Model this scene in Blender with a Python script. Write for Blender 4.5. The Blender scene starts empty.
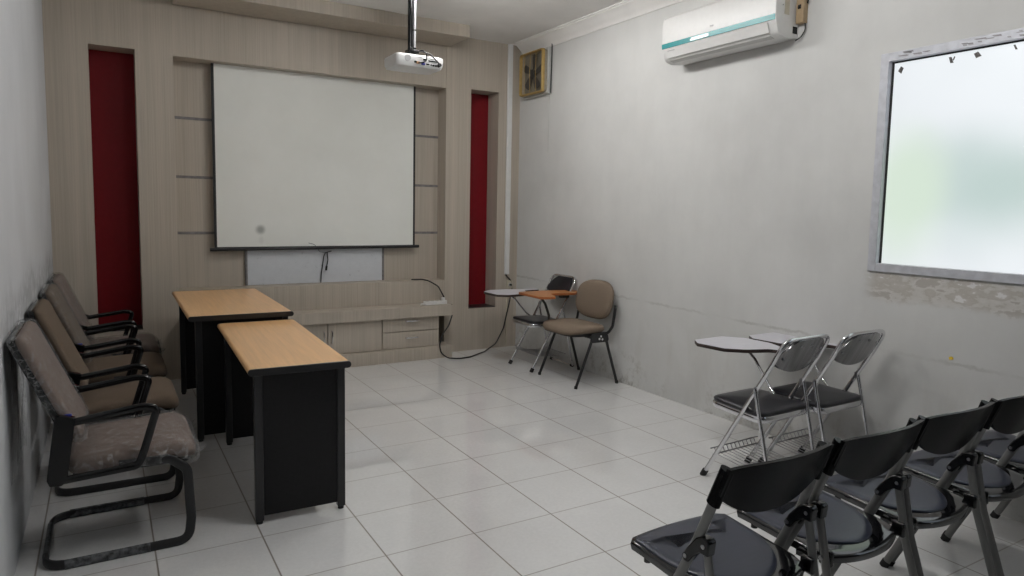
import bpy, bmesh, math, random
from mathutils import Vector, Matrix, noise

S = bpy.context.scene
COL = S.collection
PI = math.pi

# ------------------------------------------------------------------ camera
EYE = 1.4003
cam_d = bpy.data.cameras.new('camera')
cam = bpy.data.objects.new('camera', cam_d)
COL.objects.link(cam)
_yaw, _pitch, _roll = 0.53782, 0.09174, 0.01887
_fw = Vector((math.sin(_yaw) * math.cos(_pitch), math.cos(_yaw) * math.cos(_pitch), -math.sin(_pitch)))
_r0 = Vector((math.cos(_yaw), -math.sin(_yaw), 0))
_u0 = _r0.cross(_fw)
_r = math.cos(_roll) * _r0 + math.sin(_roll) * _u0
_u = -math.sin(_roll) * _r0 + math.cos(_roll) * _u0
_m = Matrix((_r, _u, -_fw)).transposed().to_4x4()
_m.translation = Vector((0, 0, EYE))
cam.matrix_world = _m
cam_d.sensor_fit = 'HORIZONTAL'
cam_d.sensor_width = 36.0
cam_d.lens = 36.0 * 684.037 / 1024.0
cam_d.shift_y = -15.64 / 1024.0
cam_d.clip_start = 0.02
S.camera = cam

# ------------------------------------------------------------------ world, exposure
W = bpy.data.worlds.new('World')
S.world = W
W.use_nodes = True
W.node_tree.nodes['Background'].inputs[0].default_value = (0.80, 0.90, 1.0, 1)
W.node_tree.nodes['Background'].inputs[1].default_value = 0.6
S.view_settings.view_transform = 'Standard'
S.view_settings.look = 'None'
S.view_settings.gamma = 1.0
S.view_settings.exposure = 0.0
S.view_settings.use_curve_mapping = False
try:
    S.cycles.use_denoising = True
    S.cycles.max_bounces = 10
    S.cycles.diffuse_bounces = 6
    S.cycles.sample_clamp_indirect = 6.0
except Exception:
    pass
WIN_RIGHT = 1.0      # brightness of the daylit frosted window in view
FILL_REAR_RIGHT = 1.2  # unseen window beside the camera, added to brighten the room
LAMP = 87.0           # fluorescent tubes on the ceiling

# ------------------------------------------------------------------ materials
def new_mat(name):
    m = bpy.data.materials.new(name)
    m.use_nodes = True
    nt = m.node_tree
    return m, nt, nt.nodes['Principled BSDF']

def N(nt, kind, **kw):
    n = nt.nodes.new(kind)
    for k, v in kw.items():
        setattr(n, k, v)
    return n

def pos(nt, scale=(1, 1, 1), obj=False):
    mp = N(nt, 'ShaderNodeMapping')
    mp.inputs['Scale'].default_value = scale
    if obj:
        tc = N(nt, 'ShaderNodeTexCoord')
        nt.links.new(tc.outputs['Object'], mp.inputs['Vector'])
    else:
        g = N(nt, 'ShaderNodeNewGeometry')
        nt.links.new(g.outputs['Position'], mp.inputs['Vector'])
    return mp.outputs['Vector']

def noise_tex(nt, vec, scale, detail=3, rough=0.5):
    n = N(nt, 'ShaderNodeTexNoise')
    n.inputs['Scale'].default_value = scale
    n.inputs['Detail'].default_value = detail
    n.inputs['Roughness'].default_value = rough
    nt.links.new(vec, n.inputs['Vector'])
    return n.outputs['Fac']

def ramp(nt, fac, stops):
    r = N(nt, 'ShaderNodeValToRGB')
    el = r.color_ramp.elements
    while len(el) < len(stops):
        el.new(0.5)
    for e, (p, c) in zip(el, stops):
        e.position = p
        e.color = (c[0], c[1], c[2], 1) if hasattr(c, '__len__') else (c, c, c, 1)
    nt.links.new(fac, r.inputs['Fac'])
    return r.outputs['Color']

def mixc(nt, fac, a, b, mode='MIX'):
    m = N(nt, 'ShaderNodeMix', data_type='RGBA', blend_type=mode)
    for sock, v in ((m.inputs[0], fac), (m.inputs[6], a), (m.inputs[7], b)):
        if hasattr(v, 'is_linked'):
            nt.links.new(v, sock)
        elif hasattr(v, '__len__'):
            sock.default_value = (v[0], v[1], v[2], 1)
        else:
            sock.default_value = v
    return m.outputs[2]

def mth(nt, op, a, b=None, clamp=False):
    m = N(nt, 'ShaderNodeMath', operation=op, use_clamp=clamp)
    for i, v in enumerate((a, b)):
        if v is None:
            continue
        if hasattr(v, 'is_linked'):
            nt.links.new(v, m.inputs[i])
        else:
            m.inputs[i].default_value = v
    return m.outputs[0]

def sstep(nt, v, a, b):
    m = N(nt, 'ShaderNodeMapRange', interpolation_type='SMOOTHSTEP')
    nt.links.new(v, m.inputs['Value'])
    m.inputs['From Min'].default_value = a
    m.inputs['From Max'].default_value = b
    return m.outputs['Result']

def bump(nt, b, h, strength=0.2, dist=0.01):
    n = N(nt, 'ShaderNodeBump')
    n.inputs['Strength'].default_value = strength
    n.inputs['Distance'].default_value = dist
    nt.links.new(h, n.inputs['Height'])
    nt.links.new(n.outputs['Normal'], b.inputs['Normal'])

def simple(name, col, rough=0.5, metal=0.0, var=0.08, vscale=30.0, bmp=0.0, spec=0.5, stretch=(1, 1, 1)):
    m, nt, b = new_mat(name)
    f = noise_tex(nt, pos(nt, stretch, True), vscale, 3)
    lo = [c * (1 - var) for c in col]
    hi = [min(1, c * (1 + var)) for c in col]
    nt.links.new(ramp(nt, f, [(0.3, lo), (0.7, hi)]), b.inputs['Base Color'])
    b.inputs['Roughness'].default_value = rough
    b.inputs['Metallic'].default_value = metal
    b.inputs['Specular IOR Level'].default_value = spec
    if bmp:
        bump(nt, b, f, bmp, 0.004)
    return m

def make_wall_mat(name, base, dirty=0.0, right=False, left=False):
    m, nt, b = new_mat(name)
    P = pos(nt)
    n1 = noise_tex(nt, P, 1.3, 5, 0.6)
    n2 = noise_tex(nt, pos(nt, (1, 1, 0.25)), 5.0, 5, 0.65)
    n3 = noise_tex(nt, P, 14.0, 6, 0.7)
    c = ramp(nt, n1, [(0.3, [x * 0.90 for x in base]), (0.7, [x * 1.04 for x in base])])
    c = mixc(nt, 1.0, c, ramp(nt, n2, [(0.35, 0.97), (0.6, 1.0)]), 'MULTIPLY')
    sx = N(nt, 'ShaderNodeSeparateXYZ')
    nt.links.new(P, sx.inputs[0])
    X, Y, Z = sx.outputs
    if dirty:
        # scuffs and grime along the foot of the wall
        low = mth(nt, 'SUBTRACT', 1.0, sstep(nt, Z, 0.02, 0.42))
        spots = mth(nt, 'MULTIPLY', sstep(nt, n3, 0.46, 0.70), sstep(nt, n1, 0.35, 0.65))
        c = mixc(nt, mth(nt, 'MULTIPLY', mth(nt, 'MULTIPLY', low, spots), dirty), c, (0.27, 0.25, 0.215))
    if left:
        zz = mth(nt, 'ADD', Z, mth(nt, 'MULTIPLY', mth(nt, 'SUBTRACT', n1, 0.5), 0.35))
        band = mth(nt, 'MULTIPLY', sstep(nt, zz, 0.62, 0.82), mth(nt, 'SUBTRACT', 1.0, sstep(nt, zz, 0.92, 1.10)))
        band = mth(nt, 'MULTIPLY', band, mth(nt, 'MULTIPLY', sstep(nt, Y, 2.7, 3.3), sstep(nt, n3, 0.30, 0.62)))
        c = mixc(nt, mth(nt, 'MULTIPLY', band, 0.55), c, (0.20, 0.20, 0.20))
    if right:
        wob = mth(nt, 'MULTIPLY', mth(nt, 'SUBTRACT', n2, 0.5), 0.10)
        # flaking filler under the window
        zz = mth(nt, 'ADD', Z, wob)
        band = mth(nt, 'MULTIPLY', sstep(nt, zz, 0.93, 0.98), mth(nt, 'SUBTRACT', 1.0, sstep(nt, zz, 1.09, 1.11)))
        inY = mth(nt, 'SUBTRACT', 1.0, sstep(nt, Y, 2.16, 2.26))
        band = mth(nt, 'MULTIPLY', band, inY)
        nb = noise_tex(nt, pos(nt, (1, 1, 2.2)), 5.0, 5, 0.62)
        fl = ramp(nt, nb, [(0.41, (0.42, 0.39, 0.35)), (0.43, (0.62, 0.60, 0.57)), (0.50, (0.55, 0.53, 0.49)), (0.52, (0.45, 0.42, 0.37)), (0.60, (0.52, 0.49, 0.45)), (0.62, (0.74, 0.73, 0.72))])
        c = mixc(nt, mth(nt, 'MULTIPLY', band, 0.85), c, fl)
        # old hairline and dust line at chair-back height
        zc = mth(nt, 'ADD', Z, mth(nt, 'ADD', mth(nt, 'MULTIPLY', Y, -0.012), mth(nt, 'MULTIPLY', mth(nt, 'SUBTRACT', n3, 0.5), 0.05)))
        line = mth(nt, 'SUBTRACT', 1.0, sstep(nt, mth(nt, 'ABSOLUTE', mth(nt, 'SUBTRACT', zc, 0.655)), 0.002, 0.014))
        line = mth(nt, 'MULTIPLY', line, sstep(nt, n1, 0.40, 0.60))
        c = mixc(nt, mth(nt, 'MULTIPLY', line, 0.45), c, (0.26, 0.25, 0.22))
        rub = mth(nt, 'MULTIPLY', mth(nt, 'SUBTRACT', 1.0, sstep(nt, Z, 0.45, 0.72)), sstep(nt, n2, 0.42, 0.62))
        c = mixc(nt, mth(nt, 'MULTIPLY', rub, 0.20), c, (0.40, 0.38, 0.34))
    nt.links.new(c, b.inputs['Base Color'])
    b.inputs['Roughness'].default_value = 0.75
    b.inputs['Specular IOR Level'].default_value = 0.3
    bump(nt, b, n3, 0.15, 0.004)
    return m

def make_floor_mat():
    m, nt, b = new_mat('floor_tiles')
    P = pos(nt)
    sx = N(nt, 'ShaderNodeSeparateXYZ')
    nt.links.new(P, sx.inputs[0])
    def dist(v, o):
        f = mth(nt, 'FRACT', mth(nt, 'DIVIDE', mth(nt, 'SUBTRACT', v, o - 40.0), 0.4))
        return mth(nt, 'MULTIPLY', mth(nt, 'MINIMUM', f, mth(nt, 'SUBTRACT', 1.0, f)), 0.4)
    dx = dist(sx.outputs[0], 0.9362)
    dy = dist(sx.outputs[1], 2.9186)
    gx = mth(nt, 'MULTIPLY', mth(nt, 'SUBTRACT', 1.0, sstep(nt, dx, 0.0018, 0.0044)), 0.95)
    gy = mth(nt, 'MULTIPLY', mth(nt, 'SUBTRACT', 1.0, sstep(nt, dy, 0.0014, 0.0038)), 0.75)
    g = mth(nt, 'MAXIMUM', gx, gy)
    n1 = noise_tex(nt, P, 2.2, 4, 0.6)
    n2 = noise_tex(nt, P, 60.0, 3, 0.6)
    c = ramp(nt, n1, [(0.3, (0.72, 0.718, 0.712)), (0.7, (0.78, 0.777, 0.77))])
    c = mixc(nt, 1.0, c, ramp(nt, n2, [(0.35, 0.95), (0.65, 1.0)]), 'MULTIPLY')
    c = mixc(nt, g, c, (0.20, 0.17, 0.14))
    nt.links.new(c, b.inputs['Base Color'])
    r = mth(nt, 'ADD', mth(nt, 'MULTIPLY', n1, 0.03), 0.005)
    nt.links.new(mth(nt, 'ADD', r, mth(nt, 'MULTIPLY', g, 0.4)), b.inputs['Roughness'])
    b.inputs['Specular IOR Level'].default_value = 0.5
    b.inputs['Coat Weight'].default_value = 0.5
    b.inputs['Coat Roughness'].default_value = 0.012
    b.inputs['Coat IOR'].default_value = 1.65
    bump(nt, b, mth(nt, 'SUBTRACT', 1.0, g), 0.15, 0.001)
    return m

def make_laminate(name, base, streak=0.12, axis='Z'):
    m, nt, b = new_mat(name)
    sc = {'Z': (120, 120, 1.2), 'X': (1.2, 120, 120), 'Y': (70, 1.0, 70)}[axis]
    f = noise_tex(nt, pos(nt, sc), 1.0, 4, 0.7)
    f2 = noise_tex(nt, pos(nt, tuple(s * 0.08 for s in sc)), 2.0, 3, 0.6)
    c = ramp(nt, f, [(0.25, [x * (1 - streak) for x in base]), (0.75, [x * (1 + streak) for x in base])])
    c = mixc(nt, 1.0, c, ramp(nt, f2, [(0.3, 0.92), (0.7, 1.05)]), 'MULTIPLY')
    nt.links.new(c, b.inputs['Base Color'])
    b.inputs['Roughness'].default_value = 0.5
    b.inputs['Specular IOR Level'].default_value = 0.35
    return m

def make_wood(name, base, rough=0.32):
    m, nt, b = new_mat(name)
    v = pos(nt, (28, 1.3, 28), True)
    f = noise_tex(nt, v, 1.6, 6, 0.65)
    f2 = noise_tex(nt, pos(nt, (90, 5, 90), True), 1.0, 3, 0.6)
    c = ramp(nt, f, [(0.25, [x * 0.86 for x in base]), (0.75, [min(1, x * 1.10) for x in base])])
    c = mixc(nt, 1.0, c, ramp(nt, f2, [(0.3, 0.95), (0.7, 1.03)]), 'MULTIPLY')
    nt.links.new(c, b.inputs['Base Color'])
    b.inputs['Roughness'].default_value = rough
    return m

def make_frosted():
    m, nt, b = new_mat('frosted_pane')
    out = nt.nodes['Material Output']
    # the garden outside, blurred by the frosting: pale shrub, grey-green wall, bright sky and paving
    P = pos(nt)
    sx = N(nt, 'ShaderNodeSeparateXYZ')
    nt.links.new(P, sx.inputs[0])
    f = noise_tex(nt, P, 1.6, 2, 0.4)
    c = ramp(nt, f, [(0.3, (0.80, 0.84, 0.87)), (0.7, (0.86, 0.90, 0.93))])
    def shape(cy, cz, ry, rz, col, amt, c):
        dy = mth(nt, 'DIVIDE', mth(nt, 'SUBTRACT', sx.outputs[1], cy), ry)
        dz = mth(nt, 'DIVIDE', mth(nt, 'SUBTRACT', sx.outputs[2], cz), rz)
        d = mth(nt, 'ADD', mth(nt, 'SQRT', mth(nt, 'ADD', mth(nt, 'POWER', dy, 2.0), mth(nt, 'POWER', dz, 2.0))), mth(nt, 'MULTIPLY', mth(nt, 'SUBTRACT', f, 0.5), 0.8))
        return mixc(nt, mth(nt, 'MULTIPLY', mth(nt, 'SUBTRACT', 1.0, sstep(nt, d, 0.2, 1.1)), amt), c, col)
    c = shape(1.62, 1.55, 0.55, 0.40, (0.50, 0.62, 0.59), 0.9, c)
    c = shape(1.20, 1.60, 0.45, 0.45, (0.50, 0.62, 0.58), 0.8, c)
    c = shape(2.06, 1.52, 0.28, 0.42, (0.67, 0.79, 0.66), 0.9, c)
    e = N(nt, 'ShaderNodeEmission')
    nt.links.new(c, e.inputs['Color'])
    e.inputs['Strength'].default_value = WIN_RIGHT
    g = N(nt, 'ShaderNodeBsdfGlossy')
    g.inputs['Roughness'].default_value = 0.35
    g.inputs['Color'].default_value = (0.03, 0.03, 0.03, 1)
    a = N(nt, 'ShaderNodeAddShader')
    nt.links.new(e.outputs[0], a.inputs[0])
    nt.links.new(g.outputs[0], a.inputs[1])
    nt.links.new(a.outputs[0], out.inputs['Surface'])
    return m

def make_lit(name, col, strength):
    m, nt, b = new_mat(name)
    e = N(nt, 'ShaderNodeEmission')
    e.inputs['Color'].default_value = (*col, 1)
    e.inputs['Strength'].default_value = strength
    nt.links.new(e.outputs[0], nt.nodes['Material Output'].inputs['Surface'])
    return m

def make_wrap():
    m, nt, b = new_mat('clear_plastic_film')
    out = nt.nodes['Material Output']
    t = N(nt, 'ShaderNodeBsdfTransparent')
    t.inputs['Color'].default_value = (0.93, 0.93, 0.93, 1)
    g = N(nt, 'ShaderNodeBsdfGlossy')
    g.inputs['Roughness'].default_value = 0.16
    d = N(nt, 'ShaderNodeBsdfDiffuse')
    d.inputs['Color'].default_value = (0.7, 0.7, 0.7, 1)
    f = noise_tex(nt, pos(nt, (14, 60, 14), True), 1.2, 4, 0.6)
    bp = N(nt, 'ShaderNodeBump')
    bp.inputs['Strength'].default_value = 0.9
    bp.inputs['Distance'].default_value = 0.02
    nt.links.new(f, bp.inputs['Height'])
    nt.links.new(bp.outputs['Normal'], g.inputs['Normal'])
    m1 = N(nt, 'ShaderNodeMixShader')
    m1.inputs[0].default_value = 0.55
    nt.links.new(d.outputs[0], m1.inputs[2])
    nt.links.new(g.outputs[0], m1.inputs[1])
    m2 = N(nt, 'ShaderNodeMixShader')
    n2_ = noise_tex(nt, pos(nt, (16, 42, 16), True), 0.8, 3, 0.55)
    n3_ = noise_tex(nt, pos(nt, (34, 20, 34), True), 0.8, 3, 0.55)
    def crease_glints(n, w):
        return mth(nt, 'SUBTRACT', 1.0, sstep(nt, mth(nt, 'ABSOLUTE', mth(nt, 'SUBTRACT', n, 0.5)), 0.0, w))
    cr = mth(nt, 'MAXIMUM', crease_glints(n2_, 0.030), mth(nt, 'MULTIPLY', crease_glints(n3_, 0.022), 0.8))  # pale streaks along the creases, painting the film's glints into its colour
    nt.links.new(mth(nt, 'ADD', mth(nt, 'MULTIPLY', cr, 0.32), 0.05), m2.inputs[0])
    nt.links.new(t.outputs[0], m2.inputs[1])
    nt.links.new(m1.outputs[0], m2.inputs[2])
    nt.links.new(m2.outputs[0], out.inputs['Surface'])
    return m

def make_screen():
    m, nt, b = new_mat('screen_cloth')
    P = pos(nt)
    f = noise_tex(nt, P, 3.0, 4, 0.6)
    c = ramp(nt, f, [(0.3, (0.79, 0.80, 0.755)), (0.7, (0.83, 0.84, 0.80))])
    # a grey smudge low on the left of the cloth
    def blob(cx, cz, rx, rz, amt, c):
        sx = N(nt, 'ShaderNodeSeparateXYZ')
        nt.links.new(P, sx.inputs[0])
        dx = mth(nt, 'DIVIDE', mth(nt, 'SUBTRACT', sx.outputs[0], cx), rx)
        dz = mth(nt, 'DIVIDE', mth(nt, 'SUBTRACT', sx.outputs[2], cz), rz)
        d = mth(nt, 'SQRT', mth(nt, 'ADD', mth(nt, 'POWER', dx, 2.0), mth(nt, 'POWER', dz, 2.0)))
        k = mth(nt, 'MULTIPLY', mth(nt, 'SUBTRACT', 1.0, sstep(nt, d, 0.2, 1.0)), amt)
        return mixc(nt, k, c, (0.25, 0.26, 0.24))
    c = blob(1.135, 1.19, 0.055, 0.055, 0.75, c)
    c = blob(1.14, 1.10, 0.03, 0.05, 0.15, c)
    nt.links.new(c, b.inputs['Base Color'])
    b.inputs['Roughness'].default_value = 0.8
    return m

def make_whiteboard():
    m, nt, b = new_mat('whiteboard_face')
    P = pos(nt)
    f = noise_tex(nt, P, 22.0, 5, 0.75)
    c = ramp(nt, f, [(0.30, (0.36, 0.37, 0.39)), (0.36, (0.60, 0.62, 0.65)), (0.7, (0.64, 0.66, 0.69))])
    nt.links.new(c, b.inputs['Base Color'])
    b.inputs['Roughness'].default_value = 0.35
    return m

MW = make_wall_mat('wall_paint', (0.64, 0.645, 0.63), 0.5)
MWR = make_wall_mat('wall_paint_stained', (0.65, 0.65, 0.635), 0.8, True)
MWL = make_wall_mat('wall_paint_cool', (0.54, 0.55, 0.565), 0.3, False, True)
MCEIL = make_wall_mat('ceiling_paint', (0.86, 0.845, 0.82))
MFLOOR = make_floor_mat()
MLAM = make_laminate('grey_oak_laminate', (0.455, 0.404, 0.338))
MLAMD = make_laminate('grey_oak_door_laminate', (0.485, 0.432, 0.364))
MDARKW = make_laminate('dark_laminate', (0.060, 0.050, 0.042))
MRED = simple('red_gloss_panel', (0.16, 0.006, 0.010), 0.45, var=0.05, spec=0.2)
MBLACKGAP = simple('black_sill', (0.02, 0.018, 0.018), 0.4)
MSTRIP = simple('dull_trim_strip', (0.20, 0.19, 0.19), 0.55, 0.3, 0.2, 40)
MALU = simple('brushed_aluminium', (0.60, 0.60, 0.62), 0.35, 0.9, 0.06, 40)
MWINF = simple('window_frame_paint', (0.55, 0.56, 0.60), 0.45, 0.2, 0.10, 25)
MTAPE = simple('old_tape', (0.10, 0.09, 0.085), 0.7)
MRUB = simple('black_rubber', (0.012, 0.012, 0.012), 0.7)
MFROST = make_frosted()
MLIT1 = make_lit('fill_pane_side', (0.78, 0.89, 1.0), FILL_REAR_RIGHT)
MTUBEL = make_lit('fluorescent_tube', (1.0, 0.99, 0.98), LAMP)
MSCREEN = make_screen()
MSBLACK = simple('screen_border', (0.012, 0.012, 0.013), 0.6)
MWB = make_whiteboard()
MTABLE = make_wood('beech_laminate', (0.74, 0.44, 0.205), 0.32)
MTBLK = simple('black_desk_panel', (0.007, 0.007, 0.0075), 0.50, var=0.2, vscale=60, spec=0.25)
MTEDGE = simple('black_desk_edge', (0.014, 0.014, 0.015), 0.30)
MPLAS = simple('black_plastic', (0.003, 0.003, 0.0035), 0.14, var=0.1, spec=0.40)
MPLASG = simple('black_gloss_plastic', (0.003, 0.003, 0.004), 0.07, var=0.1, spec=1.0)
MPLASB = simple('black_textured_plastic', (0.003, 0.003, 0.0035), 0.24, var=0.1, spec=0.10)
MPAD = simple('grey_blue_pad', (0.016, 0.020, 0.036), 0.30, spec=0.48, var=0.12, vscale=18, stretch=(1, 6, 1))
MTUBE = simple('grey_painted_tube', (0.20, 0.20, 0.195), 0.38, 0.35, 0.05)
MCHROME = simple('chrome', (0.72, 0.72, 0.74), 0.10, 1.0, 0.03)
MCHROMED = simple('dark_reflection_chrome', (0.30, 0.30, 0.31), 0.16, 1.0, 0.25, 6, stretch=(6, 1, .3))  # chrome darkened and banded in colour to stand in for dark reflections
MSTEELD = simple('dull_steel', (0.35, 0.35, 0.36), 0.30, 1.0, 0.08)
MVINYL = simple('black_vinyl', (0.012, 0.012, 0.016), 0.28, var=0.15, vscale=20)
MTABW = simple('white_tablet_laminate', (0.62, 0.61, 0.66), 0.30, var=0.03)
MTABE = simple('dark_tablet_edge', (0.03, 0.018, 0.014), 0.5)
MTABO = make_wood('orange_tablet_laminate', (0.42, 0.17, 0.050), 0.40)
MTABOE = simple('orange_tablet_edge', (0.33, 0.10, 0.025), 0.45)
MFAB = simple('tan_fabric', (0.200, 0.155, 0.116), 0.9, var=0.16, vscale=260, bmp=0.25, spec=0.2)
MFABG = simple('brown_fabric', (0.120, 0.090, 0.066), 0.9, var=0.14, vscale=240, bmp=0.25, spec=0.2)
MFABP = simple('mauve_brown_fabric', (0.175, 0.132, 0.110), 0.9, var=0.14, vscale=240, bmp=0.25, spec=0.2)
MBLKM = simple('black_powder_coat', (0.013, 0.013, 0.014), 0.40, var=0.1)
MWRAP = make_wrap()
MDUSTY = simple('scuffed_plastic_sleeve', (0.075, 0.078, 0.082), 0.35, var=0.9, vscale=55)
MBLUE = simple('blue_tag', (0.03, 0.04, 0.30), 0.4)
MWPLAS = simple('white_plastic', (0.72, 0.72, 0.71), 0.35, var=0.03)
MACW = simple('air_conditioner_white', (0.66, 0.655, 0.64), 0.36, var=0.02)
MACG = simple('air_conditioner_grey', (0.50, 0.50, 0.48), 0.45, var=0.04)
MTEAL = simple('teal_stripe', (0.03, 0.26, 0.27), 0.25, var=0.06)
MTEALD = simple('teal_display', (0.02, 0.15, 0.17), 0.15)
MTAN = simple('tan_box', (0.37, 0.27, 0.16), 0.55)
MYEL = simple('yellow_fan_frame', (0.36, 0.24, 0.075), 0.5, var=0.15)
MFANB = simple('dark_fan_blade', (0.045, 0.042, 0.038), 0.5)
MFANG = simple('fan_mesh_grey', (0.20, 0.18, 0.14), 0.6)
MPGREY = simple('projector_grille_grey', (0.40, 0.40, 0.40), 0.5)
MCABLE = simple('black_cable', (0.012, 0.012, 0.012), 0.45)
MWCABLE = simple('white_cable', (0.5, 0.5, 0.48), 0.5)
MYSTK = simple('yellow_sticker', (0.65, 0.45, 0.02), 0.5)
MPORTB = simple('blue_port', (0.02, 0.03, 0.25), 0.4)
MORPORT = simple('tan_plug', (0.45, 0.25, 0.12), 0.5)
MSOCK = simple('cream_socket', (0.50, 0.46, 0.36), 0.45)

# ------------------------------------------------------------------ mesh helpers
class MB:
    """collects shapes and links them as one mesh object"""
    def __init__(self):
        self.v, self.f, self.mi = [], [], []
    def add(self, vs, fs, mi=0):
        o = len(self.v)
        self.v += [Vector(p) for p in vs]
        self.f += [tuple(i + o for i in f) for f in fs]
        self.mi += [mi] * len(fs)
        return self
    def box(self, a, b, mi=0):
        x0, y0, z0 = (min(p, q) for p, q in zip(a, b))
        x1, y1, z1 = (max(p, q) for p, q in zip(a, b))
        return self.add([(x0, y0, z0), (x1, y0, z0), (x1, y1, z0), (x0, y1, z0), (x0, y0, z1), (x1, y0, z1), (x1, y1, z1), (x0, y1, z1)],
                        [(0, 3, 2, 1), (4, 5, 6, 7), (0, 1, 5, 4), (1, 2, 6, 5), (2, 3, 7, 6), (3, 0, 4, 7)], mi)
    def loft(self, rings, cap0=True, cap1=True, closed=True, mi=0):
        n = len(rings[0])
        vs = [p for r in rings for p in r]
        fs = []
        for k in range(len(rings) - 1):
            for i in range(n if closed else n - 1):
                j = (i + 1) % n
                fs.append((k * n + i, k * n + j, (k + 1) * n + j, (k + 1) * n + i))
        if cap0:
            fs.append(tuple(reversed(range(n))))
        if cap1:
            fs.append(tuple(range((len(rings) - 1) * n, len(rings) * n)))
        return self.add(vs, fs, mi)
    def tube(self, path, rx, ry=None, seg=10, up=None, closed=False, mi=0):
        ry = ry or rx
        P = [Vector(p) for p in path]
        n = len(P)
        T = []
        for i in range(n):
            if closed:
                t = P[(i + 1) % n] - P[i - 1]
            else:
                t = P[min(i + 1, n - 1)] - P[max(i - 1, 0)]
            T.append(t.normalized())
        a = Vector(up) if up else (Vector((0, 0, 1)) if abs(T[0].z) < 0.9 else Vector((1, 0, 0)))
        a = (a - T[0] * a.dot(T[0])).normalized()
        rings = []
        for i in range(n):
            a = (a - T[i] * a.dot(T[i]))
            a = a.normalized() if a.length > 1e-6 else T[i].orthogonal().normalized()
            c = T[i].cross(a)
            rings.append([P[i] + a * (math.cos(q) * rx) + c * (math.sin(q) * ry) for q in (2 * PI * k / seg for k in range(seg))])
        if closed:
            rings.append(rings[0])
            return self.loft(rings, False, False, True, mi)
        return self.loft(rings, True, True, True, mi)
    def prism(self, outline, d0, d1, axis='Z', mi=0):
        """outline of 2D points pushed along an axis: Z takes (x,y), X takes (y,z), Y takes (x,z)"""
        def mk(p, d):
            return {'Z': (p[0], p[1], d), 'X': (d, p[0], p[1]), 'Y': (p[0], d, p[1])}[axis]
        return self.loft([[mk(p, d0) for p in outline], [mk(p, d1) for p in outline]], True, True, True, mi)
    def disc(self, c, axis, r, h, seg=16, mi=0):
        a = Vector(axis).normalized()
        return self.tube([Vector(c), Vector(c) + a * h], r, r, seg, None, False, mi)
    def xf(self, M):
        self.v = [M @ p for p in self.v]
        return self
    def build(self, name, mat, parent=None, bevel=0.0, smooth=True, angle=35, subsurf=0):
        me = bpy.data.meshes.new(name)
        me.from_pydata([tuple(p) for p in self.v], [], self.f)
        for mm in (mat if isinstance(mat, (list, tuple)) else [mat]):
            me.materials.append(mm)
        for p, k in zip(me.polygons, self.mi):
            p.material_index = k
        bm = bmesh.new()
        bm.from_mesh(me)
        bmesh.ops.recalc_face_normals(bm, faces=bm.faces)
        bm.to_mesh(me)
        bm.free()
        if smooth:
            for p in me.polygons:
                p.use_smooth = True
            me.set_sharp_from_angle(angle=math.radians(angle))
        o = bpy.data.objects.new(name, me)
        COL.objects.link(o)
        if parent:
            o.parent = parent
        if bevel:
            bv = o.modifiers.new('bevel', 'BEVEL')
            bv.width = bevel
            bv.segments = 2
            bv.limit_method = 'ANGLE'
            bv.angle_limit = math.radians(40)
        if subsurf:
            ss = o.modifiers.new('subdivision', 'SUBSURF')
            ss.levels = ss.render_levels = subsurf
        return o

def fillet(pts, r, n=6, closed=False):
    """round the corners of a polyline"""
    P = [Vector(p) for p in pts]
    out = []
    L = len(P)
    for i in range(L):
        if not closed and i in (0, L - 1):
            out.append(P[i])
            continue
        a, b, c = P[i - 1], P[i], P[(i + 1) % L]
        rr = r[i] if isinstance(r, (list, tuple)) else r
        d1, d2 = (a - b), (c - b)
        ang = d1.angle(d2)
        if rr <= 0 or ang > PI - 0.03:
            out.append(b)
            continue
        t = min(rr / math.tan(ang / 2), d1.length * 0.49, d2.length * 0.49)
        p0, p1 = b + d1.normalized() * t, b + d2.normalized() * t
        for k in range(n + 1):
            s = k / n
            out.append((1 - s) ** 2 * p0 + 2 * s * (1 - s) * b + s * s * p1)
    return out

def rrect(w, d, r, n=5, cx=0, cy=0, w2=None):
    """rounded rectangle outline; w = width at -y end, w2 = width at +y end"""
    w2 = w if w2 is None else w2
    c = [(cx - w / 2, cy - d / 2), (cx + w / 2, cy - d / 2), (cx + w2 / 2, cy + d / 2), (cx - w2 / 2, cy + d / 2)]
    return [(p.x, p.y) for p in fillet([(x, y, 0) for x, y in c], r, n, True)]

def superell(a, b, e, n=32):
    out = []
    for k in range(n):
        t = 2 * PI * k / n
        c, s = math.cos(t), math.sin(t)
        out.append((a * math.copysign(abs(c) ** (2 / e), c), b * math.copysign(abs(s) ** (2 / e), s)))
    return out

def cushion(mb, outline, zfun, h, crown=0.0, edge=0.015, mi=0):
    """a padded slab on an outline in x,y: zfun(x,y) gives its underside"""
    cx = sum(p[0] for p in outline) / len(outline)
    cy = sum(p[1] for p in outline) / len(outline)
    R = max(max(abs(p[0] - cx), abs(p[1] - cy)) for p in outline)
    rings = []
    prof = [(edge, 0.0), (edge * 0.3, h * 0.12), (0, h * 0.35), (0, h * 0.65), (edge * 0.3, h * 0.88), (edge, h)]
    for ins, dz in prof:
        k = 1 - ins / R
        rings.append([(cx + (x - cx) * k, cy + (y - cy) * k, zfun(cx + (x - cx) * k, cy + (y - cy) * k) + dz) for x, y in outline])
    for k in (0.75, 0.5, 0.25, 0.06):
        q = 1 - edge / R
        rings.append([(cx + (x - cx) * k * q, cy + (y - cy) * k * q, zfun(cx + (x - cx) * k * q, cy + (y - cy) * k * q) + h + crown * (1 - k * k)) for x, y in outline])
    return mb.loft(rings, True, True, True, mi)

def tag(o, label=None, cat=None, group=None, kind=None):
    if label: o['label'] = label
    if cat: o['category'] = cat
    if group: o['group'] = group
    if kind: o['kind'] = kind
    return o

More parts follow.
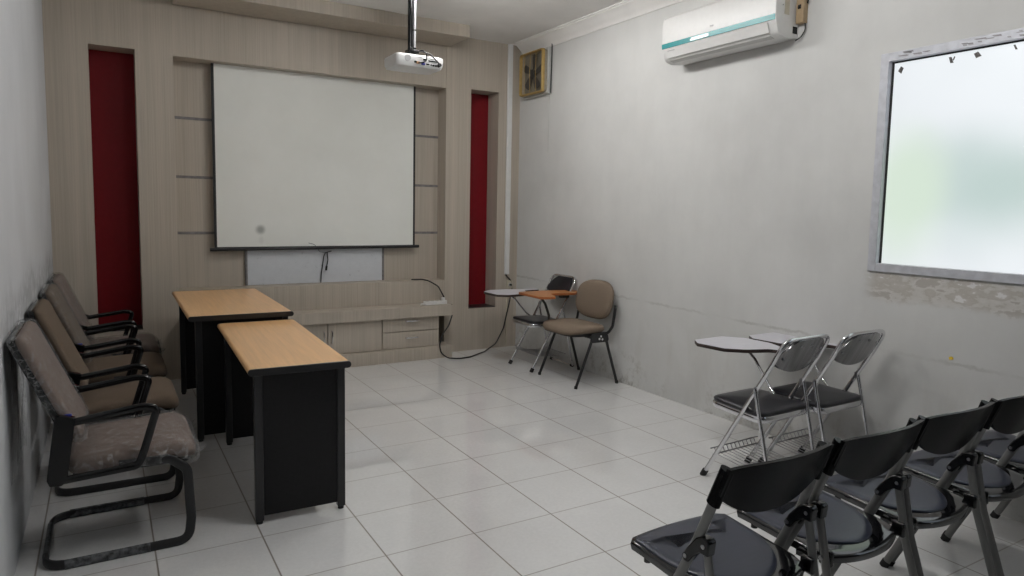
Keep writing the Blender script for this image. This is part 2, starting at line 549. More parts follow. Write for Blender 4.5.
def empty(name, loc=(0, 0, 0), rz=0.0):
    o = bpy.data.objects.new(name, None)
    o.empty_display_size = 0.1
    o.location = loc
    o.rotation_euler = (0, 0, rz)
    COL.objects.link(o)
    return o

def kids(o):
    return [c for c in bpy.data.objects if c.parent == o]

def dup(o, parent=None):
    ch = kids(o)
    c = o.copy()
    COL.objects.link(c)
    c.parent = parent
    for k in ch:
        dup(k, c)
    return c

# ------------------------------------------------------------------ room
XL, XR, YB, YF, ZC = -0.33, 3.61, 5.96, -1.5, 3.014
YR = 6.14           # back of the recess behind the screen
tag(MB().box((XL - 0.2, YF - 0.2, -0.1), (XR + 0.2, 6.4, 0)).build('floor', MFLOOR, smooth=False), kind='structure')
tag(MB().box((XL - 0.2, YF - 0.2, ZC), (XR + 0.2, 6.4, ZC + 0.1)).build('ceiling', MCEIL, smooth=False), kind='structure')
tag(MB().box((XL - 0.15, YF - 0.15, 0), (XL, 6.4, ZC)).build('wall_left', MWL, smooth=False), kind='structure')

def wall_x(name, x0, x1, y0, y1, holes, mat):
    m = MB()
    ys = y0
    for (a, b, z0, z1) in sorted(holes):
        m.box((x0, ys, 0), (x1, a, ZC)).box((x0, a, 0), (x1, b, z0)).box((x0, a, z1), (x1, b, ZC))
        ys = b
    m.box((x0, ys, 0), (x1, y1, ZC))
    return m.build(name, mat, smooth=False)
W1 = (0.62, 2.222, 1.102, 2.262)
W2 = (-1.25, 0.30, 0.95, 2.40)
tag(wall_x('wall_right', XR, XR + 0.15, YF - 0.15, 6.4, [W1, W2], MWR), kind='structure')
tag(MB().box((XL, YF - 0.15, 0), (XR, YF, ZC)).build('wall_front', MDARKW, smooth=False), kind='structure')

# the laminate-clad end wall: two columns with niches, header, recess, low backboard
NZ0, NZ1 = 0.418, 2.540
m = MB()
def column(x0, x1, n0, n1):
    m.box((x0, YB, 0), (n0, YR + 0.06, ZC)).box((n1, YB, 0), (x1, YR + 0.06, ZC))
    m.box((n0, YB, 0), (n1, YR + 0.06, NZ0)).box((n0, YB, NZ1), (n1, YR + 0.06, ZC))
column(XL, 0.492, -0.063, 0.235)
column(2.801, XR + 0.02, 3.062, 3.367)
m.box((0.492, YR, 0), (2.801, YR + 0.06, ZC))
m.box((0.492, YB + 0.006, 2.526), (2.801, YR, ZC))
m.box((0.492, YB + 0.004, 0.498), (2.801, YR, 0.712))
m.box((XL, YR + 0.06, 0), (XR + 0.02, YR + 0.2, ZC))
back = tag(m.build('wall_back', MLAM, smooth=False), kind='structure')
for a, b in ((-0.063, 0.235), (3.062, 3.367)):
    MB().box((a, YR + 0.035, NZ0), (b, YR + 0.062, NZ1)).build('red_panel', MRED, back)
    MB().box((a, YB + 0.002, NZ0), (b, YR + 0.035, NZ0 + 0.006)).build('niche_sill', MBLACKGAP, back)
for z in (2.080, 1.612, 1.160):
    for a, b in ((0.492, 1.2), (2.30, 2.801)):
        MB().box((a, YR - 0.004, z - 0.011), (b, YR + 0.01, z + 0.011)).build('metal_strip', MSTRIP, back)
# dropped box under the ceiling above the screen
tag(MB().box((0.492, 5.555, 2.908), (2.834, YB, ZC)).build('trim_1', MLAM, bevel=0.002), kind='structure')
# plaster cornice along the right wall
prof = [(3.488, ZC + 0.01), (3.488, ZC - 0.008), (3.507, ZC - 0.010), (3.509, ZC - 0.018), (3.522, ZC - 0.020),
        (3.545, ZC - 0.040), (3.580, ZC - 0.072), (3.598, ZC - 0.090), (3.600, ZC - 0.105), (3.63, ZC - 0.107), (3.63, ZC + 0.01)]
tag(MB().loft([[(x, y, z) for x, z in prof] for y in (YF, 5.90)]).build('trim_2', MCEIL, angle=50), kind='structure')

# windows
def window(name, axis, c, a0, a1, z0, z1, pane_mat, fr=0.045, mullions=()):
    """axis X: pane lies in a wall of constant x"""
    def bx(mb, u0, u1, d0, d1, w0, w1):
        return mb.box((c + d0, u0, w0), (c + d1, u1, w1)) if axis == 'X' else mb.box((u0, c + d0, w0), (u1, c + d1, w1))
    s = 1 if axis == 'X' else -1
    f = MB()
    for (u0, u1, w0, w1) in ((a0, a0 + fr, z0, z1), (a1 - fr, a1, z0, z1), (a0 + fr, a1 - fr, z0, z0 + fr), (a0 + fr, a1 - fr, z1 - fr, z1)):
        bx(f, u0, u1, -0.012 * s, 0.06 * s, w0, w1)
    for q in mullions:
        bx(f, q - 0.02, q + 0.02, -0.004 * s, 0.055 * s, z0 + fr, z1 - fr)
    o = tag(f.build(name, MWINF, bevel=0.002), kind='structure')
    g = MB()
    bx(g, a0 + fr - 0.004, a1 - fr + 0.004, 0.032 * s, 0.04 * s, z0 + fr - 0.004, z1 - fr + 0.004)
    g.build('window_pane', pane_mat, o)
    k = MB()
    t = 0.007
    for (u0, u1, w0, w1) in ((a0 + fr, a0 + fr + t, z0 + fr, z1 - fr), (a1 - fr - t, a1 - fr, z0 + fr, z1 - fr),
                             (a0 + fr + t, a1 - fr - t, z1 - fr - t, z1 - fr)):
        bx(k, u0, u1, 0.022 * s, 0.033 * s, w0, w1)
    k.build('rubber_gasket', MRUB, o)
    return o
win = window('window_1', 'X', XR, *W1, MFROST)
for (y, z, dy, dz, an) in ((2.134, 2.172, .011, .016, .5), (1.885, 2.180, .007, .018, -.3), (1.872, 2.186, .003, .010, .4),
                            (1.765, 2.184, .012, .015, -.5), (1.605, 2.190, .004, .014, -.4)):
    mm = MB()
    ca, sa = math.cos(an), math.sin(an)
    mm.prism([(y + p * ca - q * sa, z + p * sa + q * ca) for p, q in ((-dy, -dz), (dy, -dz * .7), (dy * .9, dz), (-dy * .7, dz * .8))], XR + 0.0295, XR + 0.033, 'X')
    mm.build('tape_scrap', MTAPE, win)
random.seed(4)
mm = MB()
for k in range(22):
    y = random.uniform(1.45, 2.15)
    w, h = random.uniform(.006, .03), random.uniform(.002, .006)
    z = 2.240 + random.uniform(-.012, .012)
    mm.prism([(y - w, z - h), (y + w * .6, z - h * .5), (y + w, z + h), (y - w * .8, z + h * .7)], XR - 0.0128, XR - 0.0118, 'X')
mm.build('paint_wear', simple('worn_frame_metal', (0.30, 0.29, 0.30), 0.6), win)
window('fill_window_2', 'X', XR, *W2, MLIT1, mullions=(-0.48,))  # glowing pane out of view, added for extra daylight

# fluorescent battens on the ceiling
def batten(x, y, label):
    b = tag(empty('ceiling_lamp', (x, y, ZC)), label, 'ceiling lamp', 'fluorescent ceiling lamps')
    MB().prism([(-0.05, 0.0), (0.05, 0.0), (0.035, -0.045), (-0.035, -0.045)], -0.62, 0.62, 'Y').build('housing', MWPLAS, b, bevel=0.002)
    for sx in (-1, 1):
        MB().tube([(sx * 0.065, -0.575, -0.062), (sx * 0.065, 0.575, -0.062)], 0.014, 0.014, 12).build('tube', MTUBEL, b)
    for sy in (-1, 1):
        MB().box((-0.085, sy * 0.575, -0.080), (0.085, sy * 0.600, -0.030)).build('tube_holder', MWPLAS, b)
batten(2.10, 4.15, 'white twin-tube fluorescent lamp on the ceiling above the desks')
batten(1.75, 2.00, 'white twin-tube fluorescent lamp on the ceiling in front of the folding chairs')

# ------------------------------------------------------------------ screen, board, end-wall fittings
scr = tag(empty('projector_screen', (1.66, 6.075, 1.05)), 'white pull-down projector screen with black border hanging in the laminate wall recess', 'projector screen')
def rel(o):
    return Matrix.Translation(-o.location)
sm = MB().box((0.772, 6.073, 1.038), (2.537, 6.0765, 2.5245)).xf(rel(scr)).build('screen_cloth', MSBLACK, scr)
MB().box((0.793, 6.0715, 1.046), (2.517, 6.0735, 2.5240)).xf(rel(scr)).build('screen_surface', MSCREEN, sm)
MB().tube([(0.738, 6.072, 1.026), (2.578, 6.072, 1.034)], 0.014, 0.012, 12).xf(rel(scr)).build('bottom_bar', MSBLACK, scr)

wb = tag(empty('whiteboard', (1.63, 6.13, 0.84)), 'pale grey whiteboard strip below the projector screen on the recessed wall', 'whiteboard')
MB().box((1.027, 6.120, 0.715), (2.235, 6.138, 1.30)).xf(rel(wb)).build('board_face', MWB, wb)
f = MB()
f.box((1.015, 6.112, 0.715), (1.034, 6.138, 1.31)).box((2.228, 6.112, 0.715), (2.247, 6.138, 1.31)).box((1.015, 6.112, 1.295), (2.247, 6.138, 1.312))
f.xf(rel(wb)).build('board_frame', MSTRIP, wb, bevel=0.002)

cord = MB()
cord.tube(fillet([(1.651, 6.105, 0.716), (1.655, 6.10, 0.80), (1.678, 6.098, 0.955), (1.690, 6.095, 0.985), (1.745, 6.095, 0.998)], 0.02), 0.0045)
cord.tube(fillet([(1.705, 6.095, 0.985), (1.712, 6.093, 0.92), (1.700, 6.092, 0.86)], 0.02), 0.005)
cord.tube([(1.700, 6.092, 0.865), (1.696, 6.092, 0.825)], 0.009, 0.009)
cord.tube(fillet([(1.70, 6.095, 0.985), (1.64, 6.092, 0.992), (1.585, 6.055, 1.06), (1.53, 6.052, 1.075)], 0.03), 0.002)
tag(cord.build('screen_pull_cord', MCABLE), 'short black cord dangling below the screen in front of the whiteboard', 'cord')

# low cabinet run
YD = 5.805   # door faces
PF = 5.755   # shelf and plinth front
tag(MB().box((0.494, PF, 0.400), (2.793, YB + 0.003, 0.497)).build('cabinet_shelf', MLAM, bevel=0.0015),
    'long grey oak laminate shelf running over the low cabinets under the screen', 'shelf')
tag(MB().box((0.494, PF, 0.0), (2.790, YB - 0.002, 0.114)).build('cabinet_plinth', MLAM, bevel=0.0015),
    'long grey oak laminate plinth on the floor carrying the low cabinets', 'plinth')
def handle_v(x, parent, z0, z1):
    h = MB()
    h.tube(fillet([(x, YD, z1 - 0.008), (x, YD - 0.026, z1 - 0.008), (x, YD - 0.026, z0 + 0.008), (x, YD, z0 + 0.008)], 0.006, 3), 0.0055, 0.0055, 8)
    return h.xf(Matrix.Identity(4))
def door_unit(x0, x1, label):
    cx = (x0 + x1) / 2
    u = tag(empty('door_cabinet', (cx, YD, 0.114)), label, 'cabinet', 'low cabinets under the screen')
    MB().box((x0 + 0.002, YD + 0.02, 0.115), (x1 - 0.002, YB - 0.002, 0.399)).xf(rel(u)).build('body', MLAM, u)
    for (a, b, hx) in ((x0, cx, cx - 0.036), (cx, x1, cx + 0.036)):
        d = MB().box((a + 0.0045, YD, 0.119), (b - 0.0045, YD + 0.019, 0.394)).xf(rel(u)).build('door', MLAMD, u, bevel=0.001)
        h = MB()
        h.tube(fillet([(hx, YD + .001, 0.322), (hx, YD - 0.026, 0.322), (hx, YD - 0.026, 0.222), (hx, YD + .001, 0.222)], 0.006, 3), 0.0055, 0.0055, 8)
        h.xf(rel(u)).build('door_handle', MCHROME, d)
    return u
door_unit(0.500, 1.134, 'two-door low cabinet behind the taller desk in the left corner')
door_unit(1.134, 2.114, 'two-door low cabinet with paired upright bar handles under the screen')
u = tag(empty('drawer_cabinet', (2.39, YD, 0.114)), 'low cabinet with two stacked drawers at the right end of the shelf', 'cabinet', 'low cabinets under the screen')
MB().box((2.116, YD + 0.02, 0.115), (2.672, YB - 0.002, 0.399)).xf(rel(u)).build('body', MLAM, u)
for (z0, z1, hz) in ((0.274, 0.394, 0.366), (0.119, 0.266, 0.212)):
    d = MB().box((2.1205, YD, z0), (2.672, YD + 0.019, z1)).xf(rel(u)).build('drawer', MLAMD, u, bevel=0.001)
    h = MB()
    h.tube(fillet([(2.338, YD + .001, hz), (2.338, YD - 0.028, hz), (2.452, YD - 0.028, hz), (2.452, YD + .001, hz)], 0.006, 3), 0.007, 0.005, 8)
    h.xf(rel(u)).build('drawer_handle', MCHROME, d)

# power strip, cables, conduit, socket
ps = tag(empty('power_strip', (2.655, 5.85, 0.497)), 'white power strip lying on the right end of the shelf', 'power strip')
MB().prism(rrect(0.235, 0.050, 0.012), 0.0, 0.034).build('body', MWPLAS, ps, bevel=0.003)
for k in range(4):
    MB().disc((-0.085 + k * 0.052, 0, 0.0335), (0, 0, 1), 0.017, 0.002).build('outlet', MACG, ps)
MB().tube(fillet([(-0.116, 0, 0.015), (-0.15, 0.0, 0.012), (-0.165, -0.02, 0.006)], 0.01), 0.006).build('cord_end', MWPLAS, ps)
for kk in (0.085,):
    MB().prism(rrect(0.03, 0.03, 0.006), 0.034, 0.06, 'Z').xf(Matrix.Translation((kk, 0, 0))).build('plug', MWPLAS, ps, bevel=0.003)
ps.rotation_euler = (0, 0, 0.10)

cb = MB()
cb.tube(fillet([(2.50, 6.06, 0.716), (2.58, 6.00, 0.722), (2.62, 5.93, 0.715), (2.71, 5.905, 0.66), (2.765, 5.90, 0.56), (2.775, 5.895, 0.504)], 0.08, 8), 0.0065, 0.0065, 8)
tag(cb.build('projector_cable', MCABLE), 'black cable arching from the backboard down to the white power strip', 'cable')
cb = MB()
cb.tube(fillet([(2.802, 5.80, 0.497), (2.800, 5.78, 0.40), (2.765, 5.78, 0.30), (2.690, 5.760, 0.22), (2.655, 5.745, 0.13), (2.665, 5.735, 0.05),
                (2.72, 5.70, 0.008), (2.80, 5.625, 0.008), (2.93, 5.65, 0.008), (3.17, 5.81, 0.008), (3.36, 5.925, 0.05), (3.455, 5.940, 0.20),
                (3.525, 5.945, 0.48), (3.550, 5.948, 0.60), (3.545, 5.948, 0.67), (3.515, 5.948, 0.70), (3.478, 5.948, 0.735), (3.472, 5.948, 0.760)], 0.09, 8), 0.0065, 0.0065, 8)
tag(cb.build('floor_cable', MCABLE), 'black cable looping over the floor from the shelf end to the white conduit', 'cable')
cb = MB()
cb.tube(fillet([(2.775, 5.86, 0.50), (2.783, 5.76, 0.498), (2.790, 5.745, 0.41), (2.793, 5.80, 0.30), (2.76, 5.84, 0.20), (2.74, 5.80, 0.12)], 0.05, 6), 0.005)
cd = MB()
cd.prism([(3.464, YB - 0.018), (3.512, YB - 0.018), (3.516, YB), (3.460, YB)], 0.745, ZC, 'Z')
tag(cd.build('cable_conduit', MWPLAS, bevel=0.003), 'white cable trunking running down the right laminate column from the ceiling', 'conduit')
so = tag(empty('wall_socket', (3.522, YB, 0.640)), 'small cream wall socket on the right column below the trunking', 'socket')
MB().prism(rrect(0.065, 0.085, 0.008), -0.018, 0.0, 'Y').build('plate', MSOCK, so, bevel=0.003)
MB().disc((0, -0.018, 0.0), (0, -1, 0), 0.020, 0.004).build('outlet', MACG, so)
MB().tube([(0, -0.022, 0), (0, -0.045, 0)], 0.010).build('plug', MBLKM, so)
tag(MB().box((3.490, YB - 0.010, 0.02), (3.502, YB, 0.595)).build('thin_conduit', MSOCK), 'thin cream cable strip running from the wall socket down to the floor', 'conduit')

# ------------------------------------------------------------------ projector
prj = tag(empty('ceiling_projector', (1.785, 4.31, 2.345)), 'white projector hanging from a black and silver ceiling pole', 'projector')
bm = MB()
ol = rrect(0.335, 0.235, 0.028, 5)
rings = []
for ins, z in ((0.030, -0.046), (0.010, -0.040), (0.002, -0.018), (0.0, 0.018), (0.004, 0.031), (0.018, 0.038)):
    k1, k2 = 1 - ins / 0.157, 1 - ins / 0.112
    rings.append([(x * k1, y * k2, z) for x, y in ol])
bm.loft(rings)
bm.build('body', MWPLAS, prj, angle=50)
MB().tube([(0.085, 0.105, 0.0), (0.085, 0.128, 0.0)], 0.034, 0.034, 20).build('lens', MPLAS, prj)
MB().disc((-0.088, -0.1155, 0.008), (0, -1, 0), 0.021, 0.003, 20).build('speaker_grille', MPGREY, prj)
for (x, z, w, h) in ((0.045, -0.018, .005, .004), (0.055, -0.018, .005, .004), (0.075, -0.020, .004, .004), (0.090, -0.022, .006, .005), (0.108, -0.022, .006, .005), (0.03, 0.008, .012, .005), (0.09, 0.004, .035, .003), (-0.035, -0.012, .008, .006)):
    MB().box((x - w, -0.1190, z - h), (x + w, -0.1150, z + h)).build('port', MPLAS, prj)
MB().box((0.006, -0.121, -0.026), (0.030, -0.115, -0.014)).build('video_port', MPORTB, prj)
MB().box((-0.028, -0.125, -0.022), (-0.008, -0.110, -0.008)).build('plug', MORPORT, prj)
cb = MB()
cb.tube(fillet([(-0.018, -0.122, -0.016), (0.0, -0.15, -0.020), (0.025, -0.155, -0.005), (0.028, -0.15, 0.045), (0.01, -0.12, 0.065), (-0.01, -0.03, 0.062)], 0.03, 6), 0.0045)
cb.tube(fillet([(-0.01, -0.03, 0.066), (0.02, -0.09, 0.066), (0.07, -0.12, 0.045), (0.128, -0.135, -0.012), (0.128, -0.112, -0.018)], 0.03, 6), 0.0045)
cb.tube([(0.128, -0.140, -0.016), (0.128, -0.111, -0.018)], 0.011)
cb.build('cable', MCABLE, prj)
pl = MB()
pl.tube([(0.012, 0.02, 0.090), (0.012, 0.02, ZC - 2.345)], 0.0125, 0.0125, 14)
pl.build('pole', MALU, prj)
pb = MB()
pb.tube([(-0.020, 0.012, 0.09), (-0.020, 0.012, ZC - 2.345)], 0.0165, 0.0165, 12)
pb.tube([(0.012, 0.02, 0.215), (0.012, 0.02, 0.222)], 0.0135, 0.0135, 14)
pb.build('pole_sleeve', MPLAS, prj)
br = MB()
br.tube([(-0.006, 0.02, 0.036), (-0.006, 0.02, 0.056)], 0.040, 0.040, 16).tube([(-0.004, 0.02, 0.055), (-0.004, 0.02, 0.105)], 0.029, 0.029, 14)
br.box((-0.042, -0.012, 0.066), (0.034, 0.05, 0.088)).box((-0.07, -0.01, 0.040), (0.06, 0.05, 0.049))
br.build('mount_bracket', MPLAS, prj, bevel=0.002)
MB().tube([(0, 0.02, ZC - 2.345 - 0.02), (0, 0.02, ZC - 2.345)], 0.05, 0.05, 18).build('ceiling_flange', MPLAS, prj)

# ------------------------------------------------------------------ air conditioner
AY0, AY1 = 2.755, 3.705
ac = tag(empty('air_conditioner', (XR, (AY0 + AY1) / 2, 2.43)), 'white split air conditioner with a teal stripe high on the right wall', 'air conditioner')
def acm():
    return MB()
prof = [(3.609, 2.452), (3.500, 2.440), (3.470, 2.446), (3.440, 2.455), (3.424, 2.470), (3.404, 2.532), (3.400, 2.570), (3.398, 2.680), (3.404, 2.735), (3.425, 2.758), (3.480, 2.768), (3.609, 2.768)]
MB().loft([[(x, y, z) for x, z in prof] for y in (AY0, AY1)]).xf(rel(ac)).build('body', MACW, ac, bevel=0.004, angle=30)
MB().prism([(3.4005, 2.535), (3.3975, 2.536), (3.3955, 2.568), (3.399, 2.568)], AY0 + 0.004, AY1 - 0.002, 'Y').xf(rel(ac)).build('teal_stripe', MTEAL, ac)
MB().box((3.3945, 3.27, 2.541), (3.3970, 3.43, 2.561)).xf(rel(ac)).build('display_window', MTEALD, ac)
fl = MB().loft([[(x, y, z) for x, z in ((3.402, 2.526), (3.396, 2.525), (3.414, 2.468), (3.424, 2.468))] for y in (AY0 + 0.055, AY1 - 0.045)])
fl.xf(rel(ac)).build('air_flap', MACW, ac, bevel=0.001)
MB().loft([[(x, y, z) for x, z in ((3.424, 2.464), (3.432, 2.4525), (3.470, 2.4435), (3.476, 2.452))] for y in (AY0 + 0.06, AY1 - 0.05)]).xf(rel(ac)).build('air_outlet', MACG, ac)
MB().box((3.3955, AY1 - 0.125, 2.512), (3.4015, AY1 - 0.06, 2.516)).xf(rel(ac)).build('maker_mark', MPGREY, ac)
MB().box((3.3955, 3.235, 2.598), (3.3988, 3.262, 2.606)).xf(rel(ac)).build('front_mark', MPGREY, ac)
MB().box((3.475, AY0 - 0.002, 2.575), (3.515, AY0 + 0.001, 2.665)).xf(rel(ac)).build('side_sticker', MSOCK, ac)
MB().box((3.555, AY0 - 0.002, 2.475), (3.595, AY0 + 0.001, 2.515)).xf(rel(ac)).build('side_opening', MPLAS, ac)
MB().tube([(3.455, AY0 - 0.001, 2.625), (3.46, AY0 - 0.001, 2.625)], 0.004).xf(rel(ac)).build('screw', MPGREY, ac)
ob = tag(empty('isolator_box', (XR, 2.722, 2.60)), 'tan electrical box with a looping cable beside the air conditioner', 'electrical box')
MB().box((-0.045, -0.026, -0.072), (0.0, 0.026, 0.072)).build('box', MTAN, ob, bevel=0.006)
MB().box((-0.050, -0.010, 0.010), (-0.044, 0.010, 0.034)).build('switch', MPLAS, ob, bevel=0.002)
cb = MB()
cb.tube(fillet([(-0.015, -0.02, -0.07), (-0.015, -0.025, -0.11), (-0.02, 0.0, -0.15), (-0.03, 0.030, -0.165)], 0.04, 6), 0.004)
cb.build('cable', MCABLE, ob)
cb = MB()
cb.tube(fillet([(-0.015, -0.028, 0.04), (-0.012, -0.045, 0.10), (-0.01, -0.02, 0.14), (-0.005, 0.0, 0.12)], 0.03, 6), 0.004)
cb.build('cable', MCABLE, ob)

# ------------------------------------------------------------------ exhaust fan in the far right corner
fan = tag(empty('exhaust_fan', (XR, 5.622, 2.692)), 'yellow framed box exhaust fan high in the far right corner', 'fan')
FW, FH = 0.205, 0.200
MB().box((-0.035, -FW - 0.012, -FH - 0.012), (0.0, FW + 0.012, FH + 0.012)).build('back_box', MACG, fan, bevel=0.004)
fr = MB()
def fring(x, ins):
    pts = fillet([(x, -FW + ins, -FH + ins), (x, FW - ins, -FH + ins), (x, FW - ins, FH - ins), (x, -FW + ins, FH - ins)], 0.03, 5, True)
    return pts
fr.loft([fring(-0.068, 0.0), fring(-0.092, 0.002), fring(-0.098, 0.006), fring(-0.098, 0.013), fring(-0.092, 0.016), fring(-0.068, 0.017), fring(-0.068, 0.0)], False, False)
fr.build('frame', MYEL, fan)
bo_ = MB()
bo_.loft([fring(-0.034, 0.008), fring(-0.068, 0.004), fring(-0.068, 0.018), fring(-0.034, 0.022), fring(-0.034, 0.008)], False, False)
bo_.build('casing', simple('fan_casing', (0.30, 0.27, 0.22), 0.5), fan)
MB().box((-0.040, -FW + 0.02, -FH + 0.02), (-0.034, FW - 0.02, FH - 0.02)).build('back_panel', MFANG, fan)
bl = MB()
for k in range(5):
    a = 2 * PI * k / 5 + 0.3
    ca, sa = math.cos(a), math.sin(a)
    pts = []
    for r_, w_ in ((0.03, 0.018), (0.09, 0.045), (0.15, 0.055), (0.17, 0.03)):
        pts.append((r_, w_))
    o_ = [(r_ * ca - w_ * sa, r_ * sa + w_ * ca) for r_, w_ in pts] + [(r_ * ca + w_ * 0.4 * sa, r_ * sa - w_ * 0.4 * ca) for r_, w_ in reversed(pts)]
    bl.loft([[(-0.055 - 0.012 * (i < 4), y, z) for i, (y, z) in enumerate(o_)], [(-0.059 - 0.012 * (i < 4), y, z) for i, (y, z) in enumerate(o_)]])
bl.tube([(-0.04, 0, 0), (-0.078, 0, 0)], 0.034, 0.034, 18)
bl.build('fan_blades', MFANB, fan)
gr = MB()
for y in (-0.10, 0.0, 0.10):
    gr.tube([(-0.098, y, -FH + 0.02), (-0.104, y, 0), (-0.098, y, FH - 0.02)], 0.0025, 0.0025, 6)
gr.build('guard_wires', MYEL, fan)
cb = MB()
cb.tube([(-0.012, -FW - 0.030, 0.26), (-0.012, -FW - 0.028, 0.05), (-0.012, -FW - 0.022, -0.21)], 0.006, 0.006, 6)
cb.build('side_cord', MCABLE, fan)
MB().tube([(-0.004, -FW + 0.01, -FH - 0.01), (-0.004, -FW + 0.012, -0.75)], 0.002, 0.002, 6).build('trailing_wire', MACG, fan)
tag(MB().prism([(1.752, 0.697), (1.768, 0.694), (1.772, 0.706), (1.760, 0.712), (1.750, 0.706)], XR - 0.003, XR + 0.001, 'X').build('yellow_sticker', MYSTK),
    'tiny yellow scrap stuck on the right wall below the window', 'sticker')

# ------------------------------------------------------------------ desks
def desk(name, label, zt, L, w_top, w_leg, loc, rz, shift=0.0):
    """long axis along y; origin on the floor under the middle of the near end of the top"""
    d = tag(empty(name, loc, rz), label, 'desk')
    th = 0.030
    # wood top with rounded long edges
    def ends(y0, y1, mb, grow=0.0):
        r = th / 2
        sec = []
        for k in range(9):
            a = -PI / 2 - PI * k / 8
            sec.append((-w_top / 2 + r - grow + r * math.cos(a), zt - r + (r + grow * .3) * math.sin(a)))
        for k in range(9):
            a = PI / 2 - PI * k / 8
            sec.append((w_top / 2 - r + grow + r * math.cos(a), zt - r + (r + grow * .3) * math.sin(a)))
        return mb.prism(sec, y0, y1, 'Y')
    ends(0.012, L - 0.012, MB()).build('desk_top', MTABLE, d)
    ends(0.0, 0.0125, MB(), 0.001).build('edge_trim', MTEDGE, d, bevel=0.001)
    ends(L - 0.0125, L, MB(), 0.001).build('edge_trim', MTEDGE, d, bevel=0.001)
    zl = zt - th
    for y0, sgn in ((0.055, 1), (L - 0.055, -1)):
        leg = MB().box((shift - w_leg / 2 + 0.03, y0 + sgn * 0.008, 0.035), (shift + w_leg / 2 - 0.03, y0 + sgn * 0.026, zl)).build('side_panel', MTBLK, d)
        for sx in (-1, 1):
            MB().box((shift + sx * (w_leg / 2 - 0.036), y0, 0.014), (shift + sx * w_leg / 2, y0 + sgn * 0.036, zl)).build('post', MTEDGE, leg, bevel=0.004)
            MB().tube([(shift + sx * (w_leg / 2 - 0.018), y0 + sgn * 0.018, 0.0), (shift + sx * (w_leg / 2 - 0.018), y0 + sgn * 0.018, 0.015)], 0.014, 0.014, 12).build('foot', MRUB, leg)
    xs = shift + w_leg / 2 - 0.045
    MB().box((xs, 0.08, 0.20), (xs + 0.018, L - 0.08, zl)).build('modesty_panel', MTBLK, d)
    rail = MB().box((shift - w_leg / 2 + 0.02, 0.08, zl - 0.05), (shift - w_leg / 2 + 0.035, L - 0.08, zl))
    rail.build('apron_rail', MTBLK, d)
    return d
desk('short_desk', 'black desk with beech top nearest the camera, lower of the two', 0.708, 1.270, 0.437, 0.395, (0.718, 2.975, 0), -0.036, 0.008)
desk('tall_desk', 'black desk with beech top standing behind the lower desk, taller of the two', 0.756, 1.300, 0.585, 0.525, (0.686, 4.240, 0), -0.012, 0.010)

